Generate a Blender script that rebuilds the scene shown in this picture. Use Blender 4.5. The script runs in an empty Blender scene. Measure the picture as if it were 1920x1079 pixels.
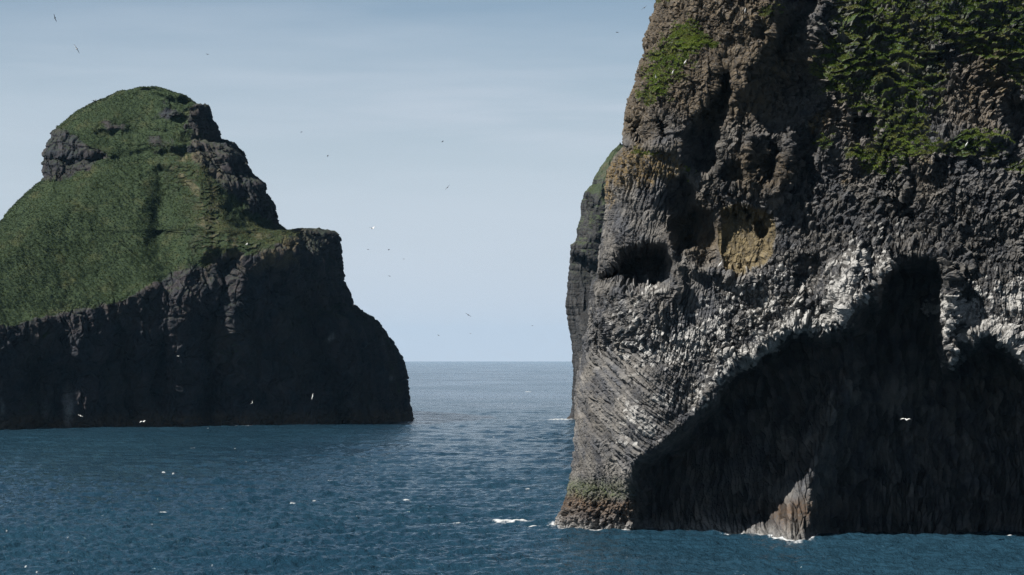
import bpy, math, time
import numpy as np
T0 = time.time()
F32 = np.float32
rng = np.random.default_rng(11)

# ------------------------------------------------------------------ camera frame
FOC = 4533.0          # focal length in pixels of the 1920 px wide picture
VP = 672.5            # row of the true horizontal
EYE = 20.0            # eye height above the sea, metres
CX = 960.0
SEA_END = 16000.0
SUN = np.array([-0.61, -0.34, 0.72]); SUN /= np.linalg.norm(SUN)

# ------------------------------------------------------------------ noise
def _h(ix, iy, iz, seed):
    h = (ix.astype(np.uint32) * np.uint32(374761393) + iy.astype(np.uint32) * np.uint32(668265263)
         + iz * np.uint32(2147483647) + np.uint32((seed * 974634777) & 0xffffffff))
    h = (h ^ (h >> np.uint32(13))) * np.uint32(1274126177)
    h = (h ^ (h >> np.uint32(15))) * np.uint32(2246822519)
    return h ^ (h >> np.uint32(16))

def _fade(t): return t * t * t * (t * (t * 6 - 15) + 10)

def noise2(x, y, seed=0):
    x = np.asarray(x, F32); y = np.asarray(y, F32)
    ix = np.floor(x).astype(np.int32); iy = np.floor(y).astype(np.int32)
    fx = x - ix; fy = y - iy
    u = _fade(fx); v = _fade(fy)
    z = np.uint32(7)
    def g(a, b):
        h = _h(ix + a, iy + b, z, seed)
        gx = (h & np.uint32(1023)).astype(F32) / F32(511.5) - 1
        gy = ((h >> np.uint32(10)) & np.uint32(1023)).astype(F32) / F32(511.5) - 1
        return gx * (fx - a) + gy * (fy - b)
    a = g(0, 0); b = g(1, 0); c = g(0, 1); d = g(1, 1)
    a = a + (b - a) * u; c = c + (d - c) * u
    return (a + (c - a) * v) * F32(1.5)

def noise3(x, y, z, seed=0):
    x = np.asarray(x, F32); y = np.asarray(y, F32); z = np.asarray(z, F32)
    ix = np.floor(x).astype(np.int32); iy = np.floor(y).astype(np.int32); iz = np.floor(z).astype(np.int32)
    fx = x - ix; fy = y - iy; fz = z - iz
    u = _fade(fx); v = _fade(fy); w = _fade(fz)
    def g(a, b, c):
        h = _h(ix + a, iy + b, (iz + c).astype(np.uint32), seed)
        gx = (h & np.uint32(1023)).astype(F32) / F32(511.5) - 1
        gy = ((h >> np.uint32(10)) & np.uint32(1023)).astype(F32) / F32(511.5) - 1
        gz = ((h >> np.uint32(20)) & np.uint32(1023)).astype(F32) / F32(511.5) - 1
        return gx * (fx - a) + gy * (fy - b) + gz * (fz - c)
    def l(a, b, t): return a + (b - a) * t
    r0 = l(l(g(0,0,0), g(1,0,0), u), l(g(0,1,0), g(1,1,0), u), v)
    r1 = l(l(g(0,0,1), g(1,0,1), u), l(g(0,1,1), g(1,1,1), u), v)
    return l(r0, r1, w) * F32(1.3)

def fbm3(P, scale, octs, seed, gain=0.5, ridged=False):
    s = 0; a = 1.0; f = 1.0 / scale; n = 0
    for o in range(octs):
        v = noise3(P[..., 0] * f, P[..., 1] * f, P[..., 2] * f, seed + o)
        if ridged: v = 0.5 - np.abs(v) * 1.6
        s = s + v * a; n += a; a *= gain; f *= 2.03
    return s / n * (1.6 if not ridged else 1.3)

def fbm2(x, y, octs, seed, gain=0.5):
    s = 0; a = 1.0; f = 1.0; n = 0
    for o in range(octs):
        s = s + noise2(x * f, y * f, seed + o) * a; n += a; a *= gain; f *= 2.03
    return s / n * 1.6

def cell2(x, y, seed=0):
    """Worley cells: distance to nearest seed, gap to the second nearest, random value of the cell"""
    x = np.asarray(x, F32); y = np.asarray(y, F32)
    ix = np.floor(x).astype(np.int32); iy = np.floor(y).astype(np.int32)
    fx = x - ix; fy = y - iy
    f1 = np.full(x.shape, 9, F32); f2 = np.full(x.shape, 9, F32); r = np.zeros(x.shape, F32)
    gx = np.zeros(x.shape, F32); gy = np.zeros(x.shape, F32)
    z = np.uint32(3)
    for a in (-1, 0, 1):
        for b in (-1, 0, 1):
            h = _h(ix + a, iy + b, z, seed)
            dx = a + (h & np.uint32(1023)).astype(F32) / F32(1023) - fx
            dy = b + ((h >> np.uint32(10)) & np.uint32(1023)).astype(F32) / F32(1023) - fy
            d = dx * dx + dy * dy
            near = d < f1
            f2 = np.where(near, f1, np.minimum(f2, d))
            r = np.where(near, ((h >> np.uint32(20)) & np.uint32(1023)).astype(F32) / F32(1023), r)
            gx = np.where(near, dx, gx); gy = np.where(near, dy, gy)
            f1 = np.where(near, d, f1)
    f1 = np.sqrt(f1); f2 = np.sqrt(f2)
    return f1, f2 - f1, r, gx, gy

def sstep(a, b, x):
    t = np.clip((x - a) / (b - a), 0, 1)
    return t * t * (3 - 2 * t)

# ------------------------------------------------------------------ shape fields
class Field:
    """a scalar field over the face of a rock, on a coarse lattice, read back bilinearly"""
    def __init__(s, x0, x1, y0, y1, step=3.0):
        s.x0, s.y0, s.st = x0, y0, step
        s.gx = np.arange(x0, x1 + step, step, dtype=F32); s.gy = np.arange(y0, y1 + step, step, dtype=F32)
        s.X, s.Y = np.meshgrid(s.gx, s.gy)
    def warp(s, amp, size, seed):
        s.WX = s.X + amp * fbm2(s.X / size, s.Y / size, 4, seed)
        s.WY = s.Y + amp * fbm2(s.X / size, s.Y / size, 4, seed + 50)
    def read(s, A, x, y):
        u = np.clip((x - s.x0) / s.st, 0, A.shape[1] - 1.001); v = np.clip((y - s.y0) / s.st, 0, A.shape[0] - 1.001)
        i = u.astype(np.int32); j = v.astype(np.int32); fu = u - i; fv = v - j
        a = A[j, i] * (1 - fu) + A[j, i + 1] * fu; b = A[j + 1, i] * (1 - fu) + A[j + 1, i + 1] * fu
        return a * (1 - fv) + b * fv

def rbf(pts, X, Y, smooth=0.0):
    p = np.array(pts, float); n = len(p); S = 300.0
    def phi(r2): return np.where(r2 > 1e-12, 0.5 * r2 * np.log(np.maximum(r2, 1e-12)), 0)
    q = p[:, :2] / S
    K = phi(((q[:, None] - q[None]) ** 2).sum(-1)) + np.eye(n) * smooth
    A = np.zeros((n + 3, n + 3)); A[:n, :n] = K; A[:n, n] = 1; A[:n, n+1:] = q; A[n, :n] = 1; A[n+1:, :n] = q.T
    w = np.linalg.solve(A, np.r_[p[:, 2], 0, 0, 0])
    out = np.full(X.shape, w[n]) + w[n+1] * X / S + w[n+2] * Y / S
    for i in range(n):
        out = out + w[i] * phi((X / S - q[i, 0]) ** 2 + (Y / S - q[i, 1]) ** 2)
    return out.astype(F32)

def poly_sd(pts, X, Y):
    """signed distance to a polygon, negative inside"""
    d = np.full(X.shape, 1e9, F32); ins = np.zeros(X.shape, bool); n = len(pts)
    for i in range(n):
        ax, ay = pts[i]; bx, by = pts[(i + 1) % n]
        ex, ey = bx - ax, by - ay
        t = np.clip(((X - ax) * ex + (Y - ay) * ey) / (ex * ex + ey * ey + 1e-9), 0, 1)
        d = np.minimum(d, (X - ax - t * ex) ** 2 + (Y - ay - t * ey) ** 2)
        if ay != by:
            c = ((ay > Y) != (by > Y)) & (X < ex * (Y - ay) / (by - ay) + ax)
            ins ^= c
    d = np.sqrt(d)
    return np.where(ins, -d, d)

def line_d(pts, X, Y):
    d = np.full(X.shape, 1e9, F32)
    for (ax, ay), (bx, by) in zip(pts[:-1], pts[1:]):
        ex, ey = bx - ax, by - ay
        t = np.clip(((X - ax) * ex + (Y - ay) * ey) / (ex * ex + ey * ey + 1e-9), 0, 1)
        d = np.minimum(d, (X - ax - t * ex) ** 2 + (Y - ay - t * ey) ** 2)
    return np.sqrt(d)

def blob(cx, cy, rx, ry, X, Y, ang=0):
    a = math.radians(ang); c, s = math.cos(a), math.sin(a)
    dx, dy = X - cx, Y - cy
    return np.exp(-(((dx * c + dy * s) / rx) ** 2 + ((-dx * s + dy * c) / ry) ** 2))

# ------------------------------------------------------------------ mesh helpers
COL = bpy.data.collections.new("place"); bpy.context.scene.collection.children.link(COL)

def link(o, label=None, cat=None, group=None, kind=None, parent=None):
    COL.objects.link(o)
    if label: o["label"] = label
    if cat: o["category"] = cat
    if group: o["group"] = group
    if kind: o["kind"] = kind
    if parent: o.parent = parent
    return o

def make_mesh(name, V, Fc, mat, smooth=False):
    me = bpy.data.meshes.new(name)
    V = np.ascontiguousarray(V, F32); Fc = np.ascontiguousarray(Fc, np.int32)
    k = Fc.shape[1]
    me.vertices.add(len(V)); me.vertices.foreach_set("co", V.ravel())
    me.loops.add(Fc.size); me.loops.foreach_set("vertex_index", Fc.ravel())
    me.polygons.add(len(Fc))
    me.polygons.foreach_set("loop_start", np.arange(0, Fc.size, k, dtype=np.int32))
    me.polygons.foreach_set("use_smooth", np.full(len(Fc), smooth))
    me.update(calc_edges=True)
    me.materials.append(mat)
    return me

def set_attr(me, name, A):
    at = me.attributes.new(name, 'FLOAT_COLOR', 'POINT')
    B = np.zeros((len(me.vertices), 4), F32); A = A.reshape(len(B), -1); B[:, :A.shape[1]] = A
    at.data.foreach_set("color", B.ravel())

def grid_faces(nr, nc, wrap):
    r = np.arange(nr - 1)[:, None]; c = np.arange(nc if wrap else nc - 1)[None]
    a = r * nc + c; b = r * nc + (c + 1) % nc
    return np.stack([a, b, b + nc, a + nc], -1).reshape(-1, 4)

def grid_normals(P, wrap):
    if wrap: du = np.roll(P, -1, 1) - np.roll(P, 1, 1)
    else: du = np.gradient(P, axis=1)
    dv = np.gradient(P, axis=0)
    n = np.cross(dv, du)      # rows go down, columns left to right: faces the viewer on the front
    n /= np.linalg.norm(n, axis=-1, keepdims=True) + 1e-9
    return n.astype(F32)

def sculpt(rows, xl, xr, cols_l, cols_m, cols_r, RL, TL, RR, TR, yfront, back, nback=36):
    """closed loops stacked row by row: a face of given relief, rounded ends and a back"""
    rows = np.asarray(rows, float)[:, None]
    wid = np.maximum(xr - xl, 1.0)[:, None]; xl = xl[:, None]; xr = xr[:, None]
    rl = np.minimum(RL, wid * 0.48); rr = np.minimum(RR, wid * 0.48) if RR > 0 else np.zeros_like(wid)
    phi = np.linspace(0, np.pi / 2, cols_l, endpoint=False)[None]
    pxl = xl + rl * (1 - np.cos(phi))
    m = cols_m[None]
    pxm = xl + rl + (wid - rl - rr) * m
    parts = [pxl, pxm]
    if RR > 0:
        phr = np.linspace(0, np.pi / 2, cols_r)[None]
        parts.append(xr - rr * (1 - np.sin(phr))[:, ::-1][:, ::-1])
    px = np.concatenate(parts, 1); py = np.broadcast_to(rows, px.shape)
    q = lambda t: 1 - np.sqrt(np.clip(1 - (1 - np.clip(t, 0, 1)) ** 2, 0, 1))
    tl = TL * (rl / RL); tr = TR * (rr / RR) if RR > 0 else 0
    off = tl * q((px - xl) / np.maximum(rl, 1e-6))
    if RR > 0: off = off + tr * q((xr - px) / np.maximum(rr, 1e-6))
    Y = yfront(px.astype(F32), py.astype(F32)) + off
    X = (px - CX) / FOC * Y; Z = EYE + (VP - py) / FOC * Y
    # back: half an ellipse from the right end round to the left end
    th = np.linspace(0, np.pi, nback + 2)[1:-1][None]
    x0, y0, z0 = X[:, -1:], Y[:, -1:], Z[:, -1:]; x1, y1, z1 = X[:, :1], Y[:, :1], Z[:, :1]
    t = (1 - np.cos(th)) / 2
    D = back(rows) * np.minimum(1, wid / 300.0)
    xb = x0 + (x1 - x0) * (0.04 * np.sin(th) * 0 + t); cxm = (x0 + x1) / 2
    s = np.sin(th) ** 0.8
    xb = cxm + (xb - cxm) * (1 - 0.22 * s)
    yb = y0 + (y1 - y0) * t + D * s
    zb = z0 + (z1 - z0) * t
    P = np.stack([np.concatenate([X, xb], 1), np.concatenate([Y, yb], 1), np.concatenate([Z, zb], 1)], -1).astype(F32)
    nf = X.shape[1]
    PX = np.concatenate([px, np.broadcast_to(px[:, -1:], xb.shape) + 0 * xb], 1).astype(F32)
    PY = np.broadcast_to(rows, PX.shape).astype(F32)
    front = np.zeros(PX.shape, F32); front[:, :nf] = 1
    return P, PX, PY, front, nf, off

def interp_outline(pts, rows, jitter=0, seed=0, size=8):
    p = np.array(pts, float); o = np.argsort(p[:, 1], kind="stable")
    x = np.interp(rows, p[o, 1], p[o, 0])
    if jitter: x = x + jitter * fbm2(rows / size, rows * 0 + 3.3, 4, seed, 0.6)
    return x

def arc(P, PX, nf, scale, off):
    """a coordinate running round each loop, in metres, that does not shear with the relief"""
    a = PX * scale
    a[:, :nf] -= off * 0.8 * np.where(np.arange(nf)[None] < nf // 2, 1, -1)
    k = P.shape[1] - nf
    a[:, nf:] = a[:, nf-1:nf] + np.arange(1, k + 1)[None] * 3.0
    return a.astype(F32)

# ------------------------------------------------------------------ node helpers
class NT:
    def __init__(s, tree): s.t = tree; s.t.nodes.clear()
    def n(s, typ, **kw):
        nd = s.t.nodes.new(typ)
        for k, v in kw.items():
            if k.startswith("i_"): nd.inputs[k[2:].replace("_", " ")].default_value = v
            else: setattr(nd, k, v)
        return nd
    def l(s, a, b): s.t.links.new(a, b)
    def math(s, op, a, b=None, clamp=False):
        nd = s.t.nodes.new("ShaderNodeMath"); nd.operation = op; nd.use_clamp = clamp
        for i, v in enumerate((a, b)):
            if v is None: continue
            if isinstance(v, (int, float)): nd.inputs[i].default_value = v
            else: s.l(v, nd.inputs[i])
        return nd.outputs[0]
    def ramp(s, fac, a, b):
        nd = s.t.nodes.new("ShaderNodeMapRange"); nd.interpolation_type = 'SMOOTHSTEP'
        s.l(fac, nd.inputs[0]); nd.inputs[1].default_value = a; nd.inputs[2].default_value = b
        return nd.outputs[0]
    def mix(s, fac, a, b, blend='MIX'):
        nd = s.t.nodes.new("ShaderNodeMix"); nd.data_type = 'RGBA'; nd.blend_type = blend
        for v, i in ((fac, 0), (a, 6), (b, 7)):
            if isinstance(v, (int, float)): nd.inputs[i].default_value = v
            elif isinstance(v, tuple): nd.inputs[i].default_value = (*v, 1)
            else: s.l(v, nd.inputs[i])
        return nd.outputs[2]
    def noise(s, scale, detail=4, rough=0.55, vec=None, stretch=None):
        if vec is None:
            vec = s.n("ShaderNodeNewGeometry").outputs["Position"]
        if stretch:
            m = s.n("ShaderNodeMapping"); m.inputs["Scale"].default_value = stretch; s.l(vec, m.inputs[0]); vec = m.outputs[0]
        nd = s.n("ShaderNodeTexNoise"); nd.inputs["Scale"].default_value = scale
        nd.inputs["Detail"].default_value = detail; nd.inputs["Roughness"].default_value = rough
        s.l(vec, nd.inputs["Vector"])
        return nd.outputs["Fac"]

def new_mat(name):
    m = bpy.data.materials.new(name); m.use_nodes = True
    return m, NT(m.node_tree)

def rock_material(name, base_a, base_b, fine=1.0, bump=0.06, turf=((0.014, 0.034, 0.008), (0.055, 0.088, 0.018), (0.085, 0.080, 0.028))):
    """masks on the mesh: A = guano, lichen ochre, brown tuff, grass; B = cell random plus painted cave shade, wet weed, green algae, tan plus painted sun on the island spine"""
    m, t = new_mat(name)
    A = t.n("ShaderNodeAttribute", attribute_name="mask_a"); B = t.n("ShaderNodeAttribute", attribute_name="mask_b")
    sa = t.n("ShaderNodeSeparateColor"); t.l(A.outputs["Color"], sa.inputs[0])
    sb = t.n("ShaderNodeSeparateColor"); t.l(B.outputs["Color"], sb.inputs[0])
    guano, ochre, brown = sa.outputs; grass = A.outputs["Alpha"]
    cell, weed, algae = sb.outputs; tan = B.outputs["Alpha"]
    n1 = t.noise(0.35 * fine, 6, 0.65); n2 = t.noise(2.4 * fine, 5, 0.7); n3 = t.noise(9.0 * fine, 3, 0.7)
    c = t.mix(t.ramp(n1, 0.35, 0.65), base_a, base_b)
    c = t.mix(t.math('MULTIPLY', brown, t.ramp(n2, 0.2, 0.6)), c, (0.066, 0.051, 0.033))
    c = t.mix(t.math('MULTIPLY', tan, t.ramp(n2, 0.1, 0.6)), c, (0.100, 0.078, 0.040))
    c = t.mix(t.math('MULTIPLY', ochre, t.ramp(n2, 0.35, 0.6)), c, (0.112, 0.080, 0.036))
    c = t.mix(t.math('MULTIPLY', weed, t.ramp(n2, 0.25, 0.6)), c, (0.064, 0.043, 0.028))
    c = t.mix(t.math('MULTIPLY', algae, t.ramp(n2, 0.3, 0.65)), c, (0.048, 0.058, 0.028))
    # per-column and per-block tone; the cell mask also carries painted cave shade
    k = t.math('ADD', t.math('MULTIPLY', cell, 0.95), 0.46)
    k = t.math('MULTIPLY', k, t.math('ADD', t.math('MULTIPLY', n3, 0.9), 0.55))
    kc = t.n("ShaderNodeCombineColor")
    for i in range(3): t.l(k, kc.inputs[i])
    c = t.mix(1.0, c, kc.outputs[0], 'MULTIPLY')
    g = t.math('MULTIPLY', t.math('MULTIPLY', guano, t.ramp(n2, 0.25, 0.55)), t.ramp(n3, 0.28, 0.46), True)
    c = t.mix(g, c, (0.35, 0.345, 0.33))
    gc = t.mix(n2, turf[0], turf[1])
    gc = t.mix(t.ramp(n1, 0.5, 0.75), gc, turf[2])
    c = t.mix(grass, c, gc)
    p = t.n("ShaderNodeBsdfPrincipled"); t.l(c, p.inputs["Base Color"])
    p.inputs["Roughness"].default_value = 0.85; p.inputs["Specular IOR Level"].default_value = 0.25
    b = t.n("ShaderNodeBump"); b.inputs["Strength"].default_value = 0.8; b.inputs["Distance"].default_value = bump
    t.l(t.math('ADD', n2, t.math('MULTIPLY', n3, 0.5)), b.inputs["Height"]); t.l(b.outputs[0], p.inputs["Normal"])
    o = t.n("ShaderNodeOutputMaterial"); t.l(p.outputs[0], o.inputs[0])
    return m

def grass_material(name, dark, light, dry_sunlit):
    m, t = new_mat(name)
    A = t.n("ShaderNodeAttribute", attribute_name="tone")
    sa = t.n("ShaderNodeSeparateColor"); t.l(A.outputs["Color"], sa.inputs[0])
    c = t.mix(sa.outputs[0], dark, light); c = t.mix(sa.outputs[1], c, dry_sunlit)  # second channel: withered blades, and sunlight painted on the island spine
    p = t.n("ShaderNodeBsdfPrincipled"); t.l(c, p.inputs["Base Color"]); p.inputs["Roughness"].default_value = 0.75
    p.inputs["Specular IOR Level"].default_value = 0.2
    tr = t.n("ShaderNodeBsdfTranslucent"); t.l(c, tr.inputs[0])
    mx = t.n("ShaderNodeMixShader"); mx.inputs[0].default_value = 0.22
    t.l(p.outputs[0], mx.inputs[1]); t.l(tr.outputs[0], mx.inputs[2])
    o = t.n("ShaderNodeOutputMaterial"); t.l(mx.outputs[0], o.inputs[0])
    return m

def tufts(name, P, N, mat, nbl, length, width, tone, spread=0.7, droop=0.5):
    """blades of grass, a small fan of two-segment blades rooted at every point"""
    n = len(P); k = nbl
    P = np.repeat(P, k, 0); N = np.repeat(N, k, 0); tn = np.repeat(tone, k, 0).copy()
    m = n * k
    az = rng.uniform(0, 2 * np.pi, m); out = np.stack([np.cos(az), np.sin(az), np.zeros(m)], 1)
    up = N * 0.45 + np.array([0, 0, 0.75]); up /= np.linalg.norm(up, axis=1, keepdims=True)
    d = up + out * rng.uniform(0.1, spread, m)[:, None]; d /= np.linalg.norm(d, axis=1, keepdims=True)
    L = length * rng.uniform(0.5, 1.25, m)[:, None]; W = width * rng.uniform(0.6, 1.3, m)[:, None]
    side = np.cross(d, rng.normal(size=(m, 3))); side /= np.linalg.norm(side, axis=1, keepdims=True) + 1e-9
    root = P + out * rng.uniform(0, length * 0.45, m)[:, None] - N * 0.05
    mid = root + d * L * 0.55
    tip = mid + (d * 0.6 + out * 0.35 - np.array([0, 0, droop])) * L * 0.5
    V = np.stack([root - side * W, root + side * W, mid + side * W * 0.8, mid - side * W * 0.8, tip], 1).reshape(-1, 3)
    b = np.arange(m)[:, None] * 5
    Fc = np.concatenate([b + np.array([[0, 1, 2]]), b + np.array([[0, 2, 3]]), b + np.array([[3, 2, 4]])], 0)
    me = make_mesh(name, V, Fc, mat, False)
    tn[:, 0] = np.clip(tn[:, 0] + rng.normal(0, 0.07, m), 0, 1)
    set_attr(me, "tone", np.repeat(tn, 5, 0))
    return me

def scatter(sel, P, n):
    """pick grid points so that they fall evenly over the surface"""
    du = np.linalg.norm(np.gradient(P, axis=1), axis=-1); dv = np.linalg.norm(np.gradient(P, axis=0), axis=-1)
    wt = (np.minimum(du, 0.6) * np.minimum(dv, 0.6) * sel).ravel().astype(np.float64)
    return np.unique(np.searchsorted(np.cumsum(wt) / wt.sum(), rng.uniform(0, 1, n)))

# ================================================================== THE NEAR CLIFF
def build_near_cliff():
    Fd = Field(1000, 2340, -300, 1060, 3.0)
    Fd.warp(11, 46, 3)
    X, Y, WX, WY = Fd.X, Fd.Y, Fd.WX, Fd.WY
    outer = rbf([
        (1300,-250,16),(1800,-250,26),(2320,-250,34),(1230,-60,5),
        (1240,20,3),(1330,40,1),(1430,20,-1),(1600,0,7),(1780,20,5),(1910,0,9),(2300,0,18),
        (1200,150,1),(1300,140,-1),(1410,190,0),(1540,160,3),(1650,150,4),(1760,130,4),(1900,200,4),(2300,300,12),
        (1150,330,-1.5),(1230,300,-3),(1290,380,-1),(1380,330,-2.5),(1500,400,-2),(1600,330,1),(1690,400,1),(1760,300,-3),(1880,320,-2.5),
        (1140,450,-1.5),(1240,560,-5),(1300,560,-4),(1450,580,-6),(1600,500,-7.5),(1790,520,-6),(1900,560,-7),
        (1110,620,1),(1180,640,-2.5),(1280,700,-4),(1360,660,-4.8),(1480,610,-6.5),(1570,600,-8),(1790,620,-6.5),(1900,650,-7),
        (1085,780,7),(1150,800,2.5),(1220,810,-1.5),(1290,790,-2.5),
        (1065,900,10),(1130,920,8),(1190,900,6),
        (1040,985,13),(1120,1000,10),(1190,1000,9),
        (1500,1020,2),(1900,1000,2),(2300,1000,8),(2300,650,4),
    ], X, Y, 0.002)
    inner = rbf([
        (1200,980,11),(1240,900,13),(1260,840,13),(1350,790,13),(1420,740,12),(1450,680,11),(1520,650,9),(1500,740,8),(1620,640,9),(1600,800,8.5),
        (1430,850,9),(1400,930,8),(1450,950,6.5),(1520,860,7.5),(1500,1000,4.5),(1640,900,12),(1640,990,7),(1700,800,12),(1580,950,8),
        (1700,480,8),(1700,560,11),(1740,640,12),(1800,720,14),(1900,760,15),(1900,900,14),(1850,1000,7),
        (1300,1000,8.5),(1380,1000,4),(1720,990,6),(2000,990,7),(2300,900,14),
    ], X, Y, 0.002)
    mouth = [(1198,1100),(1188,960),(1190,915),(1203,868),(1242,850),(1290,808),(1340,752),(1368,700),(1400,682),(1450,652),(1482,626),
             (1520,622),(1545,636),(1572,622),(1600,590),(1640,566),(1660,520),(1690,486),(1735,478),(1762,505),(1764,560),(1768,640),(1780,690),
             (1800,652),(1850,634),(1900,652),(1940,700),(2040,720),(2200,800),(2250,1100)]
    sd = poly_sd(mouth, X + (WX - X) * 0.75, Y + (WY - Y) * 0.75)
    w = sstep(10, -26, sd)
    # the buttress that flares down out of the back wall into the sea
    bp = [(1590,690),(1566,760),(1545,820),(1530,870),(1510,930),(1497,1010),(1495,1060)]
    tb = np.clip((Y - 690) / 310, 0, 1); axx = np.interp(Y, [q[1] for q in bp], [q[0] for q in bp])
    dxx = X - axx + 5 * fbm2(X / 30, Y / 60, 2, 9)
    rad = np.where(dxx < 0, 34 + 34 * tb, 26 + 20 * tb)
    inner = inner - (4.4 + 4.8 * tb ** 0.5) * np.exp(-(np.abs(dxx) / rad) ** 2.2)
    # softer lip on the shoulder between the two vaults and on the tip of the trunk
    D = outer * (1 - w) + inner * w
    D = D - 1.2 * np.exp(-((sd - 16) / 16) ** 2) * sstep(950, 860, Y)          # swollen rim
    cav = w.copy()
    def hollow(pts, depth, soft, D, cav, warp=1.0, mark=0.6):
        s = poly_sd(pts, X + (WX - X) * warp, Y + (WY - Y) * warp)
        k = sstep(soft * 0.35, -soft, s)
        return D + depth * k, np.maximum(cav, k * mark)
    D, cav = hollow([(1126,528),(1142,500),(1170,472),(1210,456),(1250,464),(1266,496),(1260,524),(1232,542),(1176,546)], 11, 22, D, cav, .4)
    D, cav = hollow([(1178,225),(1196,214),(1213,232),(1216,262),(1200,272),(1180,258)], 4.5, 12, D, cav, .5)
    D, cav = hollow([(1228,222),(1246,214),(1258,236),(1256,260),(1238,266)], 4, 11, D, cav, .5)
    D, cav = hollow([(1278,252),(1300,222),(1338,190),(1346,120),(1360,100),(1374,150),(1368,205),(1350,240),(1348,300),(1330,330),(1296,330),(1276,300)], 4.6, 18, D, cav, .9)
    D, cav = hollow([(1262,330),(1300,330),(1312,400),(1296,470),(1268,480),(1258,420)], 2.6, 16, D, cav, .8)
    D, cav = hollow([(1462,-60),(1552,-60),(1535,20),(1500,70),(1470,118),(1445,125),(1440,105),(1455,70)], 5.2, 20, D, cav, .8)
    D, cav = hollow([(1264,420),(1300,388),(1338,395),(1348,440),(1348,498),(1322,500),(1300,470),(1276,470)], 3.0, 14, D, cav, .4, 0.2)
    D, cav = hollow([(1350,392),(1400,384),(1448,400),(1452,450),(1430,492),(1392,520),(1360,508),(1344,470)], 1.8, 14, D, cav, .5, 0.0)
    D, cav = hollow([(1418,418),(1432,414),(1440,430),(1436,450),(1422,452),(1416,436)], 2.4, 6, D, cav, .2)
    D, cav = hollow([(1396,392),(1408,390),(1411,402),(1404,412),(1394,406)], 1.6, 5, D, cav, .2)
    D, cav = hollow([(1374,402),(1382,400),(1384,410),(1376,412)], 1.2, 4, D, cav, .2)
    D, cav = hollow([(1432,282),(1452,270),(1462,300),(1452,345),(1432,352),(1424,320)], 3, 12, D, cav, .7)
    D, cav = hollow([(1350,300),(1392,300),(1398,345),(1368,352),(1346,335)], 2.6, 12, D, cav, .8)
    D, cav = hollow([(1495,250),(1524,238),(1534,280),(1520,330),(1500,318)], 2.4, 12, D, cav, .9)
    D, cav = hollow([(1588,216),(1648,210),(1652,250),(1636,272),(1600,268)], 2.6, 12, D, cav, .8)
    D, cav = hollow([(1700,280),(1716,282),(1720,360),(1722,440),(1706,450),(1698,360)], 1.7, 12, D, cav, 1.5)
    D, cav = hollow([(1884,188),(1960,176),(1990,280),(1930,290),(1890,262)], 5, 18, D, cav, .9)
    D, cav = hollow([(1490,480),(1540,470),(1560,500),(1550,545),(1510,560),(1490,530)], 2.6, 22, D, cav, 1.)
    D, cav = hollow([(1800,420),(1850,410),(1900,440),(1890,500),(1830,520),(1800,480)], 1.8, 24, D, cav, 1.)
    D, cav = hollow([(1112,610),(1132,604),(1140,640),(1150,668),(1124,664),(1112,640)], 1.6, 9, D, cav, .4)
    D, cav = hollow([(1520,20),(1560,10),(1600,60),(1560,120),(1520,100)], 1.5, 20, D, cav, 1.)
    def ridge(pts, rad, amp, D, sharp=1.0):
        return D - amp * np.exp(-(line_d(pts, WX, WY) / rad) ** (2 * sharp))
    D = ridge([(1350,-20),(1400,60),(1415,130),(1385,160)], 24, 1.5, D)
    D = ridge([(1500,-20),(1440,80),(1400,120)], 12, 1.2, D)
    D = ridge([(1415,260),(1400,310),(1410,350),(1470,360)], 14, 1.8, D)
    D = ridge([(1480,260),(1472,320),(1440,370)], 12, 1.4, D)
    D = ridge([(1255,440),(1266,500),(1262,560)], 10, 1.6, D)
    D = ridge([(1160,275),(1220,272),(1290,282)], 14, 1.3, D)
    D = ridge([(1610,470),(1588,530),(1580,600)], 20, 1.9, D)
    D = ridge([(1780,500),(1788,600),(1786,660)], 16, 1.4, D)
    D = ridge([(1655,470),(1640,520),(1600,560)], 14, 0.9, D)
    D = ridge([(1718,300),(1790,258),(1890,262)], 26, 1.6, D)
    D = ridge([(1300,505),(1350,510),(1400,530)], 12, 1.5, D)
    D = ridge([(1540,300),(1560,262),(1600,300)], 16, 1.0, D)
    # ---- masks
    def m(*bl):
        s = 0
        for b in bl: s = s + b[6 - 6] if False else s + b
        return np.clip(s, 0, 1)
    B = lambda *a: blob(*a[:4], WX, WY, *(a[4:]))
    guano = m(1.0 * np.exp(-(line_d([(1380,688),(1440,650),(1480,608),(1530,612),(1572,590),(1580,540)], WX, WY) / 17) ** 2),
              0.95 * B(1600, 520, 26, 62, 12), 0.65 * B(1650, 500, 22, 30), 0.8 * np.exp(-(line_d([(1775,560),(1784,640),(1780,680)], WX, WY) / 14) ** 2),
              0.95 * np.exp(-(line_d([(1780,575),(1840,610),(1900,640),(1935,680)], WX, WY) / 20) ** 2), 0.8 * B(1905, 570, 26, 40),
              0.75 * B(1740, 578, 18, 12), 0.6 * B(1275, 640, 60, 18, -18), 0.8 * B(1262, 672, 48, 13, -12), 0.65 * B(1235, 745, 34, 14, -25),
              0.75 * B(1190, 778, 40, 16, 40), 0.7 * B(1216, 800, 26, 26), 0.5 * B(1160, 820, 40, 18, 35), 0.5 * B(1300, 740, 30, 30),
              0.8 * B(1222, 548, 22, 12), 0.42 * B(1400, 600, 80, 80), 0.40 * B(1500, 550, 90, 60), 0.42 * B(1190, 620, 50, 80), 0.4 * B(1320, 640, 60, 60), 0.4 * B(1860, 560, 60, 60),
              0.4 * B(1350, 700, 30, 30), 0.2 * B(1680, 430, 60, 40))
    guano = guano * (1 - 0.9 * np.where(w > 0.7, w, 0) * (1 - B(1740, 578, 30, 24)))
    guano = np.clip(guano + 0.7 * w * B(1740, 578, 16, 12), 0, 1)
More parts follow.
